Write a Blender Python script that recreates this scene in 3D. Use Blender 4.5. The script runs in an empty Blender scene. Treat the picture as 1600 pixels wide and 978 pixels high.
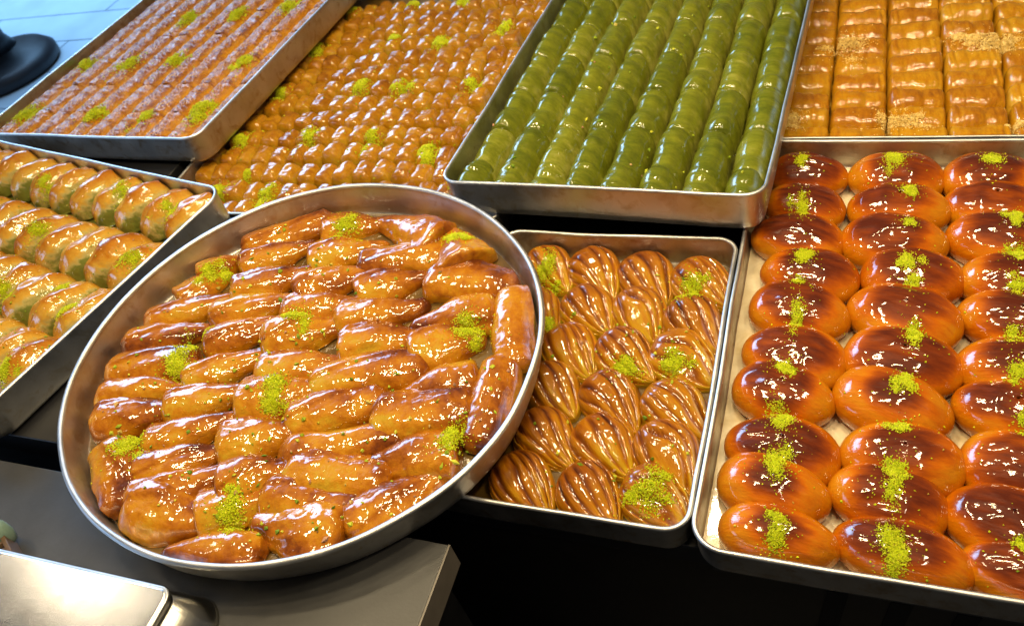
import bpy, math, random
import numpy as np
from mathutils import Matrix, Vector
from mathutils.bvhtree import BVHTree

random.seed(7); rng = np.random.default_rng(7)
scene = bpy.context.scene
col = scene.collection
PI = math.pi

# ------------------------------------------------------------------ camera
F = 1260.0; CX, CY = 800.0, 489.0; CAM_H = 0.80           # photograph is 1600 x 978
def unit(v): v = np.asarray(v, float); return v / np.linalg.norm(v)
_Y = unit([594., -1489., F]); _X = -np.array([-3260., -235., F]); _X = unit(_X - _Y * _X.dot(_Y)); _Z = np.cross(_X, _Y)
ROT = np.stack([_X, _Y, _Z], 1)
CAM = np.array([0, 0, CAM_H])
cd = bpy.data.cameras.new('camera'); cam = bpy.data.objects.new('camera', cd); col.objects.link(cam)
right, down, fwd = ROT
m = Matrix(((right[0], -down[0], -fwd[0], 0), (right[1], -down[1], -fwd[1], 0), (right[2], -down[2], -fwd[2], CAM_H), (0, 0, 0, 1)))
cam.matrix_world = m
cd.sensor_width = 36; cd.lens = F / 1600 * 36; cd.clip_end = 100; cd.clip_start = 0.02
cd.dof.use_dof = True; cd.dof.focus_distance = 1.0; cd.dof.aperture_fstop = 28.35e-3 / 0.0034
scene.camera = cam

# ------------------------------------------------------------------ world and lamps
w = bpy.data.worlds.new('World'); scene.world = w; w.use_nodes = True
bg = w.node_tree.nodes['Background']; bg.inputs[0].default_value = (0.72, 0.70, 0.68, 1); bg.inputs[1].default_value = 0.075
scene.view_settings.view_transform = 'Standard'; scene.view_settings.look = 'None'
scene.view_settings.exposure = 0.0; scene.view_settings.gamma = 1.0

def area(name, loc, target, size, energy, color, size_y=None, shape='RECTANGLE'):
    l = bpy.data.lights.new(name, 'AREA'); l.shape = shape; l.size = size
    if size_y: l.size_y = size_y
    l.energy = energy; l.color = color
    o = bpy.data.objects.new(name, l); col.objects.link(o)
    o.location = loc; d = Vector(target) - Vector(loc)
    o.rotation_euler = d.to_track_quat('-Z', 'Y').to_euler()
    return o
# daylight through the shop opening on the left and behind the trays
area('daylight_opening', (-3.6, 3.2, 1.7), (-0.6, 0.9, 0), 1.7, 42, (0.52, 0.70, 1.0), 1.2)
area('daylight_side_window', (-3.4, -0.9, .75), (-1.0, .8, 0), 1.3, 16, (0.38, 0.62, 1.0), .8)
area('daylight_on_street', (-5.4, 4.4, 2.6), (-5.4, 4.4, -1), 4.0, 520, (0.30, 0.60, 1.0), 4.0)
# ceiling glow of the shop and the little warm LED lamps over the counter
area('shop_ceiling_light', (0.6, -0.3, 2.3), (-0.3, 0.7, 0), 0.12, 3.0, (1.0, 0.80, 0.55), 0.12)
area('warm_shop_lamp', (-2.28, .63, 1.55), (-1.0, .4, 0), .12, 1.6, (1.0, .84, .62), .12, 'ELLIPSE')
LED = [(-1.15, .62), (-.66, .46), (-.52, .52), (-.60, .68), (-.12, .44), (-.02, .52), (.36, .44), (.44, .56), (-.95, 1.30), (-.38, 1.22), (-.26, 1.28), (.30, 1.22)]
for k, (x, y) in enumerate(LED):
    l = bpy.data.lights.new('led_lamp', 'SPOT'); l.energy = 19.0 if y > 1 else 14.5; l.color = (1.0, 0.79, 0.46); l.shadow_soft_size = 0.048
    l.spot_size = math.radians(130); l.spot_blend = 0.6
    o = bpy.data.objects.new('led_lamp', l); col.objects.link(o); o.location = (x, y, 1.45)

# ------------------------------------------------------------------ helpers
def back(u, v, z=0.0, n=None, p0=None):
    """point of the photograph (1600 px) -> point on the plane z (or the plane through p0 with normal n)"""
    d = np.array([u - CX, v - CY, F]) @ ROT
    if n is None: n = np.array([0, 0, 1.]); p0 = np.array([0, 0, z])
    t = np.dot(p0 - CAM, n) / np.dot(d, n)
    return CAM + d * t
def pxscale(P): return F / ((np.asarray(P) - CAM) @ ROT.T)[2]      # px per metre

def hash3(i, j, k, s):
    h = (i * 374761393 + j * 668265263 + k * 2147483647 + s * 1274126177) & 0xffffffff
    h = ((h ^ (h >> 13)) * 1274126177) & 0xffffffff
    return ((h ^ (h >> 16)) & 0xffff) / 65535.0
def vnoise(P, s=0):
    P = np.asarray(P, float); i = np.floor(P).astype(np.int64); f = P - i; f = f * f * (3 - 2 * f); r = 0
    for a in (0, 1):
        for b in (0, 1):
            for c in (0, 1):
                wgt = (f[..., 0] if a else 1 - f[..., 0]) * (f[..., 1] if b else 1 - f[..., 1]) * (f[..., 2] if c else 1 - f[..., 2])
                r = r + wgt * hash3(i[..., 0] + a, i[..., 1] + b, i[..., 2] + c, s)
    return r * 2 - 1
def fbm(P, s=0, o=3):
    r = 0; a = 1.0; P = np.asarray(P, float)
    for k in range(o): r = r + a * vnoise(P * 2 ** k + 17.3 * k, s + k); a *= 0.5
    return r
def sstep(a, b, x): t = np.clip((x - a) / (b - a), 0, 1); return t * t * (3 - 2 * t)

def mesh_from(name, V, Fc, mats, attrs=None, smooth=True, mi=None):
    me = bpy.data.meshes.new(name); me.from_pydata([tuple(v) for v in np.asarray(V).tolist()], [], Fc)
    for mm in mats: me.materials.append(mm)
    if smooth: me.polygons.foreach_set('use_smooth', [True] * len(me.polygons))
    if mi is not None: me.polygons.foreach_set('material_index', mi)
    if attrs:
        for k, a in attrs.items():
            at = me.attributes.new(k, 'FLOAT', 'POINT'); at.data.foreach_set('value', np.asarray(a, np.float32).ravel())
    me.update(); return me
def grid_faces(n, mm, wrap=False, off=0, flip=False):
    out = []
    for i in range(n - 1):
        for j in range(mm if wrap else mm - 1):
            a = off + i * mm + j; b = off + i * mm + (j + 1) % mm; q = (a, b, b + mm, a + mm)
            out.append(q[::-1] if flip else q)
    return out
def link(name, me, parent=None, loc=None, M=None):
    o = bpy.data.objects.new(name, me); col.objects.link(o)
    if parent is not None: o.parent = parent
    if loc is not None: o.location = loc
    if M is not None: o.matrix_world = M
    return o
def tag(o, label=None, cat=None, group=None, kind=None):
    if label: o['label'] = label
    if cat: o['category'] = cat
    if group: o['group'] = group
    if kind: o['kind'] = kind
    return o
ORD = ['', 'first', 'second', 'third', 'fourth', 'fifth', 'sixth', 'seventh', 'eighth', 'ninth', 'tenth', 'eleventh', 'twelfth', 'thirteenth',
       'fourteenth', 'fifteenth', 'sixteenth', 'seventeenth', 'eighteenth', 'nineteenth', 'twentieth']
def nth(k, last=None): return 'last' if last and k == last else ORD[k]

# ------------------------------------------------------------------ materials
def newmat(name):
    mt = bpy.data.materials.new(name); mt.use_nodes = True; nt = mt.node_tree
    return mt, nt, nt.nodes['Principled BSDF']
def N(nt, t, **k):
    n = nt.nodes.new(t)
    for a, b in k.items(): setattr(n, a, b)
    return n
def noise(nt, scale, detail=3, rough=.5, vec=None, dist=0):
    n = N(nt, 'ShaderNodeTexNoise'); n.inputs['Scale'].default_value = scale; n.inputs['Detail'].default_value = detail
    n.inputs['Roughness'].default_value = rough; n.inputs['Distortion'].default_value = dist
    if vec is not None: nt.links.new(vec, n.inputs['Vector'])
    return n.outputs['Fac']
def mathn(nt, op, a, b=None, c=None, clamp=False):
    n = N(nt, 'ShaderNodeMath', operation=op, use_clamp=clamp)
    for i, x in enumerate((a, b, c)):
        if x is None: continue
        if isinstance(x, (int, float)): n.inputs[i].default_value = x
        else: nt.links.new(x, n.inputs[i])
    return n.outputs[0]
def ramp(nt, fac, stops, interp='LINEAR'):
    n = N(nt, 'ShaderNodeValToRGB'); r = n.color_ramp; r.interpolation = interp
    while len(r.elements) < len(stops): r.elements.new(0.5)
    for e, (p, c) in zip(r.elements, stops): e.position = p; e.color = (*c, 1)
    nt.links.new(fac, n.inputs[0]); return n.outputs[0]
def objvec(nt, stretch=None):
    """object coordinates shifted per object, so alike meshes do not repeat their pattern"""
    tc = N(nt, 'ShaderNodeTexCoord'); oi = N(nt, 'ShaderNodeObjectInfo')
    sc = N(nt, 'ShaderNodeVectorMath', operation='MULTIPLY_ADD')
    nt.links.new(tc.outputs['Object'], sc.inputs[0]); sc.inputs[1].default_value = stretch or (1, 1, 1)
    cb = N(nt, 'ShaderNodeCombineXYZ')
    mm = mathn(nt, 'MULTIPLY', oi.outputs['Random'], 31.7)
    for i in range(3): nt.links.new(mm, cb.inputs[i])
    nt.links.new(cb.outputs[0], sc.inputs[2])
    return sc.outputs[0], oi.outputs['Random']

def pastry_mat(name, stops, nscale=45, namp=.5, toast_amp=.75, bump=.35, bscale=220, stretch=None, rough=.32, coat=1.0, coat_rough=.05, sss=.0,
               radius=(.008, .003, .001), rnd=.18, bdist=.0012, coat_bump=.25):
    mt, nt, b = newmat(name); vec, rn = objvec(nt); vs, _ = objvec(nt, stretch) if stretch else (vec, None)
    at = N(nt, 'ShaderNodeAttribute', attribute_name='toast')
    f = mathn(nt, 'MULTIPLY', at.outputs['Fac'], toast_amp)
    n1 = noise(nt, nscale, 4, .55, vs, .4); n2 = noise(nt, nscale * 4.5, 3, .6, vs)
    f = mathn(nt, 'MULTIPLY_ADD', mathn(nt, 'SUBTRACT', n1, .5), namp, f)
    f = mathn(nt, 'MULTIPLY_ADD', mathn(nt, 'SUBTRACT', n2, .5), namp * .5, f)
    f = mathn(nt, 'MULTIPLY_ADD', mathn(nt, 'SUBTRACT', rn, .5), rnd, f, clamp=True)
    c = ramp(nt, f, stops); nt.links.new(c, b.inputs['Base Color'])
    b.inputs['Roughness'].default_value = rough; b.inputs['Coat Weight'].default_value = coat
    b.inputs['Coat Roughness'].default_value = coat_rough; b.inputs['Coat IOR'].default_value = 1.6
    b.inputs['Specular IOR Level'].default_value = .07
    b.inputs['Subsurface Weight'].default_value = sss; b.inputs['Subsurface Radius'].default_value = radius; b.inputs['Subsurface Scale'].default_value = 1.0
    bm = N(nt, 'ShaderNodeBump'); bm.inputs['Strength'].default_value = bump; bm.inputs['Distance'].default_value = bdist
    h = mathn(nt, 'ADD', noise(nt, bscale, 4, .6, vs, .3), mathn(nt, 'MULTIPLY', noise(nt, bscale * .35, 2, .5, vs, .8), 1.6))
    nt.links.new(h, bm.inputs['Height']); nt.links.new(bm.outputs[0], b.inputs['Normal'])
    bc = N(nt, 'ShaderNodeBump'); bc.inputs['Strength'].default_value = coat_bump; bc.inputs['Distance'].default_value = bdist
    rid = mathn(nt, 'ABSOLUTE', mathn(nt, 'SUBTRACT', noise(nt, bscale * .4, 3, .55, vs, 1.0), .5))
    nt.links.new(mathn(nt, 'MULTIPLY_ADD', rid, -1.6, noise(nt, bscale * 1.3, 2, .5, vs, .5)), bc.inputs['Height']); nt.links.new(bc.outputs[0], b.inputs['Coat Normal'])
    return mt

M_BUN = pastry_mat('baked_bun_crust', [(0, (.54, .20, .004)), (.28, (.48, .112, .001)), (.52, (.30, .056, .002)), (.78, (.165, .028, .004)), (1, (.085, .014, .004))],
                   nscale=24, namp=.70, toast_amp=1.0, bump=.45, bscale=110, stretch=(.6, 2.0, 1), rough=.34, coat_rough=.03, rnd=.16, bdist=.002, coat_bump=.085)
M_CONE = pastry_mat('syrup_soaked_phyllo', [(0, (.46, .27, .015)), (.25, (.46, .19, .006)), (.5, (.36, .115, .004)), (.75, (.22, .055, .003)), (1, (.09, .018, .003))],
                    nscale=34, namp=1.0, toast_amp=.95, bump=.7, bscale=130, rough=.4, coat_rough=.02, rnd=.2, bdist=.0020, coat_bump=.13)
M_SHELL = pastry_mat('shell_phyllo', [(0, (.50, .31, .008)), (.3, (.42, .16, .003)), (.6, (.26, .075, .003)), (.85, (.13, .03, .003)), (1, (.05, .01, .002))],
                     nscale=30, namp=.8, toast_amp=.95, bump=.5, bscale=150, stretch=(.35, 1.6, 1), rough=.4, coat_rough=.03, rnd=.16, bdist=.0016, coat_bump=.16)
M_CRESC = pastry_mat('crescent_phyllo', [(0, (.16, .18, .03)), (.16, (.46, .38, .13)), (.36, (.58, .33, .04)), (.70, (.42, .15, .006)), (1, (.22, .055, .004))],
                     nscale=30, namp=.6, toast_amp=.95, bump=.5, bscale=140, rough=.36, coat_rough=.03, rnd=.14, bdist=.002, coat_bump=.17)
M_MINI = pastry_mat('mini_roll_phyllo', [(0, (.46, .29, .02)), (.35, (.44, .205, .008)), (.65, (.32, .12, .004)), (1, (.12, .03, .003))],
                    nscale=55, namp=.9, toast_amp=.8, bump=.6, bscale=180, stretch=(1.4, .7, 1), rough=.38, coat_rough=.03, rnd=.28, bdist=.0018, coat_bump=.17)
M_WALNUT = pastry_mat('ribbed_roll_phyllo', [(0, (.56, .33, .03)), (.35, (.50, .235, .006)), (.65, (.38, .14, .004)), (1, (.18, .05, .003))],
                      nscale=45, namp=.9, toast_amp=.75, bump=.6, bscale=160, stretch=(1.6, .8, 1), rough=.36, coat_rough=.03, rnd=.28, bdist=.002, coat_bump=.20)
M_GREEN = pastry_mat('pistachio_dough', [(0, (.32, .31, .06)), (.3, (.175, .19, .012)), (.65, (.095, .115, .006)), (1, (.035, .045, .004))],
                     nscale=34, namp=.9, toast_amp=.7, bump=.5, bscale=120, stretch=(1.8, .5, 1), rough=.3, coat_rough=.02, rnd=.30, sss=.08,
                     radius=(.006, .008, .002), bdist=.0018, coat_bump=.13)
M_KAD = pastry_mat('shredded_dough', [(0, (.62, .30, .008)), (.4, (.48, .19, .006)), (.7, (.25, .075, .010)), (1, (.085, .024, .010))],
                   nscale=80, namp=1.0, toast_amp=.8, bump=.8, bscale=300, stretch=(.6, 1.6, 1), rough=.42, coat=.85, coat_rough=.07, rnd=.12, bdist=.0022, coat_bump=.8)

def crumb_mat(name, stops):
    mt, nt, b = newmat(name); g = N(nt, 'ShaderNodeNewGeometry')
    nt.links.new(ramp(nt, g.outputs['Random Per Island'], stops), b.inputs['Base Color'])
    b.inputs['Roughness'].default_value = .7; b.inputs['Subsurface Weight'].default_value = .1; b.inputs['Subsurface Radius'].default_value = (.002, .002, .0005)
    b.inputs['Specular IOR Level'].default_value = .25
    return mt
M_PIST = crumb_mat('ground_pistachio', [(0, (.18, .26, .003)), (.10, (.40, .48, .004)), (.75, (.56, .62, .006)), (.95, (.68, .66, .03)), (1, (.45, .30, .06))])
M_NUT = crumb_mat('ground_walnut', [(0, (.55, .34, .08)), (.5, (.78, .55, .16)), (1, (.88, .70, .30))])
M_CHIP = crumb_mat('chopped_pistachio', [(0, (.10, .20, .01)), (.4, (.34, .44, .02)), (.7, (.60, .58, .05)), (.85, (.50, .26, .16)), (1, (.36, .20, .10))])

def metal_mat(name, base, rough, nscale=18, stain=None, scratch=.25, bumpd=.0006, metallic=1.0):
    mt, nt, b = newmat(name); tc = N(nt, 'ShaderNodeTexCoord'); v = tc.outputs['Object']
    n1 = noise(nt, nscale, 5, .6, v, .3); n2 = noise(nt, nscale * 14, 2, .5, v)
    c = ramp(nt, n1, [(.25, tuple(x * .72 for x in base)), (.6, base), (.8, tuple(min(1, x * 1.08) for x in base))])
    if stain:
        mx = N(nt, 'ShaderNodeMix', data_type='RGBA'); st = noise(nt, nscale * 2.2, 5, .65, v, .6)
        nt.links.new(ramp(nt, st, [(.52, (0, 0, 0)), (.72, (1, 1, 1))]), mx.inputs[0]); nt.links.new(c, mx.inputs[6]); mx.inputs[7].default_value = (*stain, 1); c = mx.outputs[2]
    nt.links.new(c, b.inputs['Base Color']); b.inputs['Metallic'].default_value = metallic
    r = mathn(nt, 'MULTIPLY_ADD', n1, .22, rough - .1); r = mathn(nt, 'MULTIPLY_ADD', n2, .08, r); nt.links.new(r, b.inputs['Roughness'])
    mp = N(nt, 'ShaderNodeMapping'); mp.inputs['Scale'].default_value = (3, 3, 90); nt.links.new(v, mp.inputs['Vector'])
    bm = N(nt, 'ShaderNodeBump'); bm.inputs['Strength'].default_value = scratch; bm.inputs['Distance'].default_value = bumpd
    h = mathn(nt, 'ADD', noise(nt, 12, 3, .6, mp.outputs[0]), mathn(nt, 'MULTIPLY', noise(nt, 7, 2, .5, v), 3.0))
    nt.links.new(h, bm.inputs['Height']); nt.links.new(bm.outputs[0], b.inputs['Normal'])
    return mt
M_TRAY = metal_mat('worn_aluminium', (.60, .585, .56), .36, stain=(.36, .27, .17))
M_TRAYC = metal_mat('clean_aluminium', (.64, .64, .64), .34, stain=(.46, .40, .30))
M_RIM = metal_mat('polished_rim', (.66, .66, .66), .40)
M_STEEL = metal_mat('stainless_steel', (.78, .76, .71), .20, nscale=5, scratch=.05, bumpd=.0016)
def syrup_mat(name, c1, c2, rough=.08):
    mt, nt, b = newmat(name); tc = N(nt, 'ShaderNodeTexCoord'); n1 = noise(nt, 22, 5, .6, tc.outputs['Object'], .5)
    nt.links.new(ramp(nt, n1, [(.3, c1), (.7, c2)]), b.inputs['Base Color'])
    b.inputs['Roughness'].default_value = rough + .2; b.inputs['Coat Weight'].default_value = 1; b.inputs['Coat Roughness'].default_value = rough
    bm = N(nt, 'ShaderNodeBump'); bm.inputs['Strength'].default_value = .25; bm.inputs['Distance'].default_value = .0012
    nt.links.new(noise(nt, 40, 3, .5, tc.outputs['Object'], .4), bm.inputs['Height']); nt.links.new(bm.outputs[0], b.inputs['Normal']); nt.links.new(bm.outputs[0], b.inputs['Coat Normal'])
    return mt
M_SY_CREAM = syrup_mat('syrup_on_bare_tray', (.55, .44, .24), (.80, .72, .52), .04)
M_SY_AMBER = syrup_mat('amber_syrup', (.36, .24, .03), (.20, .12, .02))
M_SY_DARK = syrup_mat('dark_amber_syrup', (.16, .085, .012), (.07, .04, .01))
M_SY_GREEN = syrup_mat('green_syrup', (.20, .20, .03), (.10, .11, .02))
def plain(name, c, rough=.5, var=.25, nscale=14, spec=.5, bump=.1):
    mt, nt, b = newmat(name); tc = N(nt, 'ShaderNodeTexCoord'); n1 = noise(nt, nscale, 5, .6, tc.outputs['Object'])
    nt.links.new(ramp(nt, n1, [(.3, tuple(x * (1 - var) for x in c)), (.7, tuple(x * (1 + var) for x in c))]), b.inputs['Base Color'])
    nt.links.new(mathn(nt, 'MULTIPLY_ADD', n1, .2, rough - .1), b.inputs['Roughness']); b.inputs['Specular IOR Level'].default_value = spec
    bm = N(nt, 'ShaderNodeBump'); bm.inputs['Strength'].default_value = bump; bm.inputs['Distance'].default_value = .001
    nt.links.new(noise(nt, 260, 2, .5, tc.outputs['Object']), bm.inputs['Height']); nt.links.new(bm.outputs[0], b.inputs['Normal'])
    return mt
M_GREY = plain('grey_counter_laminate', (.040, .040, .042), .36)
M_EDGE = plain('pale_counter_edge', (.16, .14, .12), .4)  # edge strip, paler than the counter top
M_BLACK = plain('black_shelf', (.010, .010, .012), .45)
M_FRONT = plain('black_case_front', (.014, .0125, .012), .4)
M_SLOT = plain('vent_void', (.002, .002, .002), .6)
M_DARK = plain('dark_cast_iron', (.012, .014, .018), .45)
M_BROWN = plain('brown_clip_plastic', (.10, .06, .035), .4)
M_GLASS = plain('pale_green_glass', (.16, .24, .20), .12)
M_STREET = plain('pale_street_tile', (.40, .47, .52), .45, .10, 3)

# ------------------------------------------------------------------ box helper
def box_data(x0, x1, y0, y1, z0, z1, off=0, bev=0):
    V = [(x0, y0, z0), (x1, y0, z0), (x1, y1, z0), (x0, y1, z0), (x0, y0, z1), (x1, y0, z1), (x1, y1, z1), (x0, y1, z1)]
    Fc = [(0, 3, 2, 1), (4, 5, 6, 7), (0, 1, 5, 4), (1, 2, 6, 5), (2, 3, 7, 6), (3, 0, 4, 7)]
    return V, [tuple(i + off for i in f) for f in Fc]
def bevel_obj(o, wdt, seg=3):
    md = o.modifiers.new('bevel', 'BEVEL'); md.width = wdt; md.segments = seg; md.limit_method = 'ANGLE'
    for p in o.data.polygons: p.use_smooth = True
    o.data.set_sharp_from_angle(angle=math.radians(40))
def box(name, b, mat, parent=None, bev=0.0):
    V, Fc = box_data(*b); o = link(name, mesh_from(name, V, Fc, [mat], smooth=False), parent)
    if bev: bevel_obj(o, bev)
    return o

# ------------------------------------------------------------------ setting
V, Fc = [(-30, -20, -.9), (30, -20, -.9), (30, 40, -.9), (-30, 40, -.9)], [(0, 1, 2, 3)]
tag(link('street_floor', mesh_from('street_floor', V, Fc, [plain('street_joint', (.20, .24, .27), .6)], smooth=False)), kind='structure', label='pale blue lit street floor beyond the counter')
fl = bpy.data.objects['street_floor']
for i in range(9):                                        # pale floor planks seen past the top-left tray
    for j in range(4):
        x0 = -8.6 + j * 1.42 + (i % 2) * .5; y0 = 2.35 + i * .36
        p = box('floor_tile', (x0, x0 + 1.41, y0, y0 + .35, -.8998, -.894), M_STREET, fl)
box('dark_floor_sheet', (-2.6, 3, -2, 3.4, -.8995, -.888), M_BLACK, fl)  # black sheet added over the floor so the gap below the trays stays dark
# shelf the trays stand on, case front, grey counter
sh = tag(link('display_shelf', None), kind='structure', label='black display shelf under the trays')
box('shelf_top', (-1.79, 1.2, .425, 3.2, -.09, -.053), M_BLACK, sh, .002)
box('riser', (-1.785, -.482, .395, .895, -.0525, -.004), M_BLACK, sh, .002)
box('riser', (-1.785, -1.26, .90, 2.2, -.0525, -.0035), M_BLACK, sh, .002)
cf = tag(link('display_case_front', None), kind='structure', label='black front of the display case below the trays')
box('front_panel', (-1.8, 1.2, .435, .46, -.9, -.0905), M_FRONT, cf)
for k, x in enumerate((.02, .085, .15, .215, .28)):
    V, Fc = box_data(x, x + .022, .4335, .4348, -.34, -.12); V = np.array(V, float); V[:, 0] += (V[:, 2] + .2) * .06
    link('vent_slot', mesh_from('vent_slot', V, Fc, [M_SLOT], smooth=False), cf)
box('ledge', (-.10, 1.2, .4305, .4345, -.112, -.098), M_GREY, cf, .001)
gc = tag(link('grey_counter', None), kind='structure', label='grey laminate counter in front of the round tray')
box('counter_top', (-1.9, -.378, -.5, .352, -.045, -.001), M_GREY, gc, .0012)
box('counter_edge', (-.3777, -.3755, -.5, .352, -.045, -.0005), M_EDGE, gc)
box('counter_body', (-1.9, -.40, -.5, .34, -.9, -.0455), M_BLACK, gc)

# ------------------------------------------------------------------ trays
def rrect(x0, x1, y0, y1, r, seg=9, nside=10):
    pts = []; nrm = []
    for cx, cy, a0 in ((x1 - r, y1 - r, 0), (x0 + r, y1 - r, 90), (x0 + r, y0 + r, 180), (x1 - r, y0 + r, 270)):
        for k in range(seg + 1):
            a = math.radians(a0 + 90 * k / seg); pts.append((cx + r * math.cos(a), cy + r * math.sin(a))); nrm.append((math.cos(a), math.sin(a)))
        nx = ((a0 + 90) % 360)
        # points along the straight side so dents can bend it
        nc = {0: (x0 + r, y1), 90: (x0, y0 + r), 180: (x1 - r, y0), 270: (x1, y1 - r)}[a0]
        p0 = np.array(pts[-1]); n0 = nrm[-1]
        for k in range(1, nside): pts.append(tuple(p0 + (np.array(nc) - p0) * k / nside)); nrm.append(n0)
    return np.array(pts), np.array(nrm)
def tube_along(P, Nn, r, seg=8):
    T = np.roll(P, -1, 0) - np.roll(P, 1, 0); T /= np.linalg.norm(T, axis=1)[:, None]
    V = []
    for k in range(seg):
        a = 2 * PI * k / seg; V.append(P + r * (math.cos(a) * Nn + math.sin(a) * np.array([0, 0, 1.])))
    V = np.stack(V, 1); n = len(P)
    Fc = [(i * seg + j, i * seg + (j + 1) % seg, ((i + 1) % n) * seg + (j + 1) % seg, ((i + 1) % n) * seg + j) for i in range(n) for j in range(seg)]
    return V.reshape(-1, 3), Fc
def tray(name, label, cat, P2, N2, depth, M, mat, rim, dark_floor_sheet, taper=.06, rimr=.0031, seed=0, fill=None, rimw=0.0):
    """P2 outline of the rim (local xy, z=0 at the rim), walls fall inwards by depth*taper"""
    n = len(P2); dent = fbm(np.c_[P2 * 9, np.full(n, seed)], seed, 2)[:, None] * .0019
    P2 = P2 + N2 * dent
    root = link(name, None, M=M); tag(root, label, cat)
    prof = [(0, 0), (-.2, -.004)] + [(-depth * taper * t * 1000, -depth * t) for t in (.25, .5, .75, .9)] + [(-depth * taper * 1000 - 3, -depth * .975), (-depth * taper * 1000 - 9, -depth)]
    outer = [np.c_[P2 + N2 * (a / 1000), np.full(n, z)] for a, z in prof]
    inner = [np.c_[P2 + N2 * (a / 1000 - .0022), np.full(n, z + .002 if z < -.01 else z)] for a, z in prof]
    rings = outer[::-1] + inner; V = np.concatenate(rings); Fc = grid_faces(len(rings), n, True, flip=False)
    nb = len(V); cen = P2.mean(0); V = np.concatenate([V, [[*cen, -depth]], [[*cen, -depth + .002]]])
    mi = [0] * len(Fc)
    for j in range(n): Fc.append((nb, (j + 1) % n, j)); mi.append(0)
    o2 = (len(rings) - 1) * n
    for j in range(n): Fc.append((nb + 1, o2 + j, o2 + (j + 1) % n)); mi.append(0)
    link('tray_body', mesh_from('tray_body', V, Fc, [mat], mi=mi), root)
    V, Fc = tube_along(np.c_[P2 - N2 * .0011, np.zeros(n)], np.c_[N2, np.zeros(n)], rimr); link('rim', mesh_from('rim', V, Fc, [rim]), root)
    # sheet of syrup lying on the tray floor
    r = np.c_[P2 - N2 * (depth * taper + .0035), np.full(n, -depth + .0045 if fill is None else fill)]
    V = np.concatenate([r, [[*cen, r[0, 2]]]]); link('syrup', mesh_from('syrup', V, [(n, j, (j + 1) % n) for j in range(n)], [dark_floor_sheet]), root)['kind'] = 'stuff'
    return root
def place(x, y, z, rz=0): return Matrix.Translation((x, y, z)) @ Matrix.Rotation(rz, 4, 'Z')

# positions in metres; rims of the low trays at z = 0
AX = (-.475, -.1195, .413, .877); BX = (-.1135, .46, .398, 1.108); TX = (-.19, .50, 1.1155, 1.86); MX = (-1.222, -.50, .90, 1.86)
P, Nn = rrect(*AX, .028); tray('baking_tray', 'deep aluminium tray holding the grooved shell pastries', 'tray', P, Nn, .051, place(0, 0, 0), M_TRAY, M_RIM, M_SY_DARK, seed=1)
P, Nn = rrect(*BX, .034); tray('baking_tray', 'aluminium tray holding the glossy oval buns', 'tray', P, Nn, .050, place(0, 0, 0), M_TRAY, M_RIM, M_SY_CREAM, seed=2)
P, Nn = rrect(*TX, .030); tray('baking_tray', 'aluminium tray of ribbed golden rolls behind the buns', 'tray', P, Nn, .050, place(0, 0, -.001), M_TRAY, M_RIM, M_SY_AMBER, seed=3, rimr=.002)
P, Nn = rrect(*MX, .030); tray('baking_tray', 'aluminium tray of rows of bead-like rolls, mostly hidden at its edges', 'tray', P, Nn, .050, place(0, 0, -.001), M_TRAY, M_RIM, M_SY_DARK, seed=4)
def corner_frame(pl, pr, z):
    a, b = back(*pl, z), back(*pr, z); rz = math.atan2(b[1] - a[1], b[0] - a[0]); return a, float(np.hypot(*(b - a)[:2])), rz
# raised trays: local origin at their front left rim corner
GZ = .070; ga, GW, grz = corner_frame((686, 284.5), (1193.5, 308), GZ); G_M = place(*ga, grz)
P, Nn = rrect(0, GW, 0, .95, .030); tray('baking_tray', 'raised aluminium tray packed with long green pistachio rolls', 'tray', P, Nn, .066, G_M, M_TRAYC, M_RIM, M_SY_GREEN, seed=5, taper=.05)
KZ = .065; ka, KW, krz = corner_frame((-36, 210), (304, 219), KZ); K_M = place(*ka, krz)
P, Nn = rrect(0, KW, 0, 1.05, .034); tray('baking_tray', 'raised aluminium tray of browned shredded pastry at the top left', 'tray', P, Nn, .060, K_M, M_TRAY, M_RIM, M_SY_AMBER, seed=6, taper=.05)
CZ = .064; c0, c1, c2 = back(0, 220.5, CZ), back(350, 297, CZ), back(0, 609, CZ)
crz = math.atan2(c1[1] - c0[1], c1[0] - c0[0]); C_M = place(*c1, crz)       # local origin: back right corner, tray towards -x, -y
P, Nn = rrect(-.80, 0, -.535, 0, .040); tray('baking_tray', 'aluminium tray of pale crescent pastries at the left edge', 'tray', P, Nn, .064, C_M, M_TRAYC, M_RIM, M_SY_GREEN, seed=7, taper=.03)
# round tray, slightly tilted
R_C = np.array([-.659, .569, .070]); R_R = .330; R_N = unit([.060, -.005, 1.])
_u = unit(np.array([1, 0, 0]) - R_N * R_N[0]); _v = np.cross(R_N, _u)
R_M = Matrix(((_u[0], _v[0], R_N[0], R_C[0]), (_u[1], _v[1], R_N[1], R_C[1]), (_u[2], _v[2], R_N[2], R_C[2]), (0, 0, 0, 1)))
R_Mi = np.array(R_M.inverted())
tt = np.linspace(0, 2 * PI, 160, endpoint=False); Nn = np.c_[np.cos(tt), np.sin(tt)]
P = Nn * (R_R * (1 + .004 * np.cos(3 * tt + 1.0) + .003 * np.cos(2 * tt - .4)))[:, None]
tray('round_baking_tray', 'large round aluminium tray of amber cone pastries', 'tray', P, Nn, .054, R_M, M_TRAYC, M_RIM, M_SY_DARK, seed=8, taper=.16, rimr=.0042)

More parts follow.
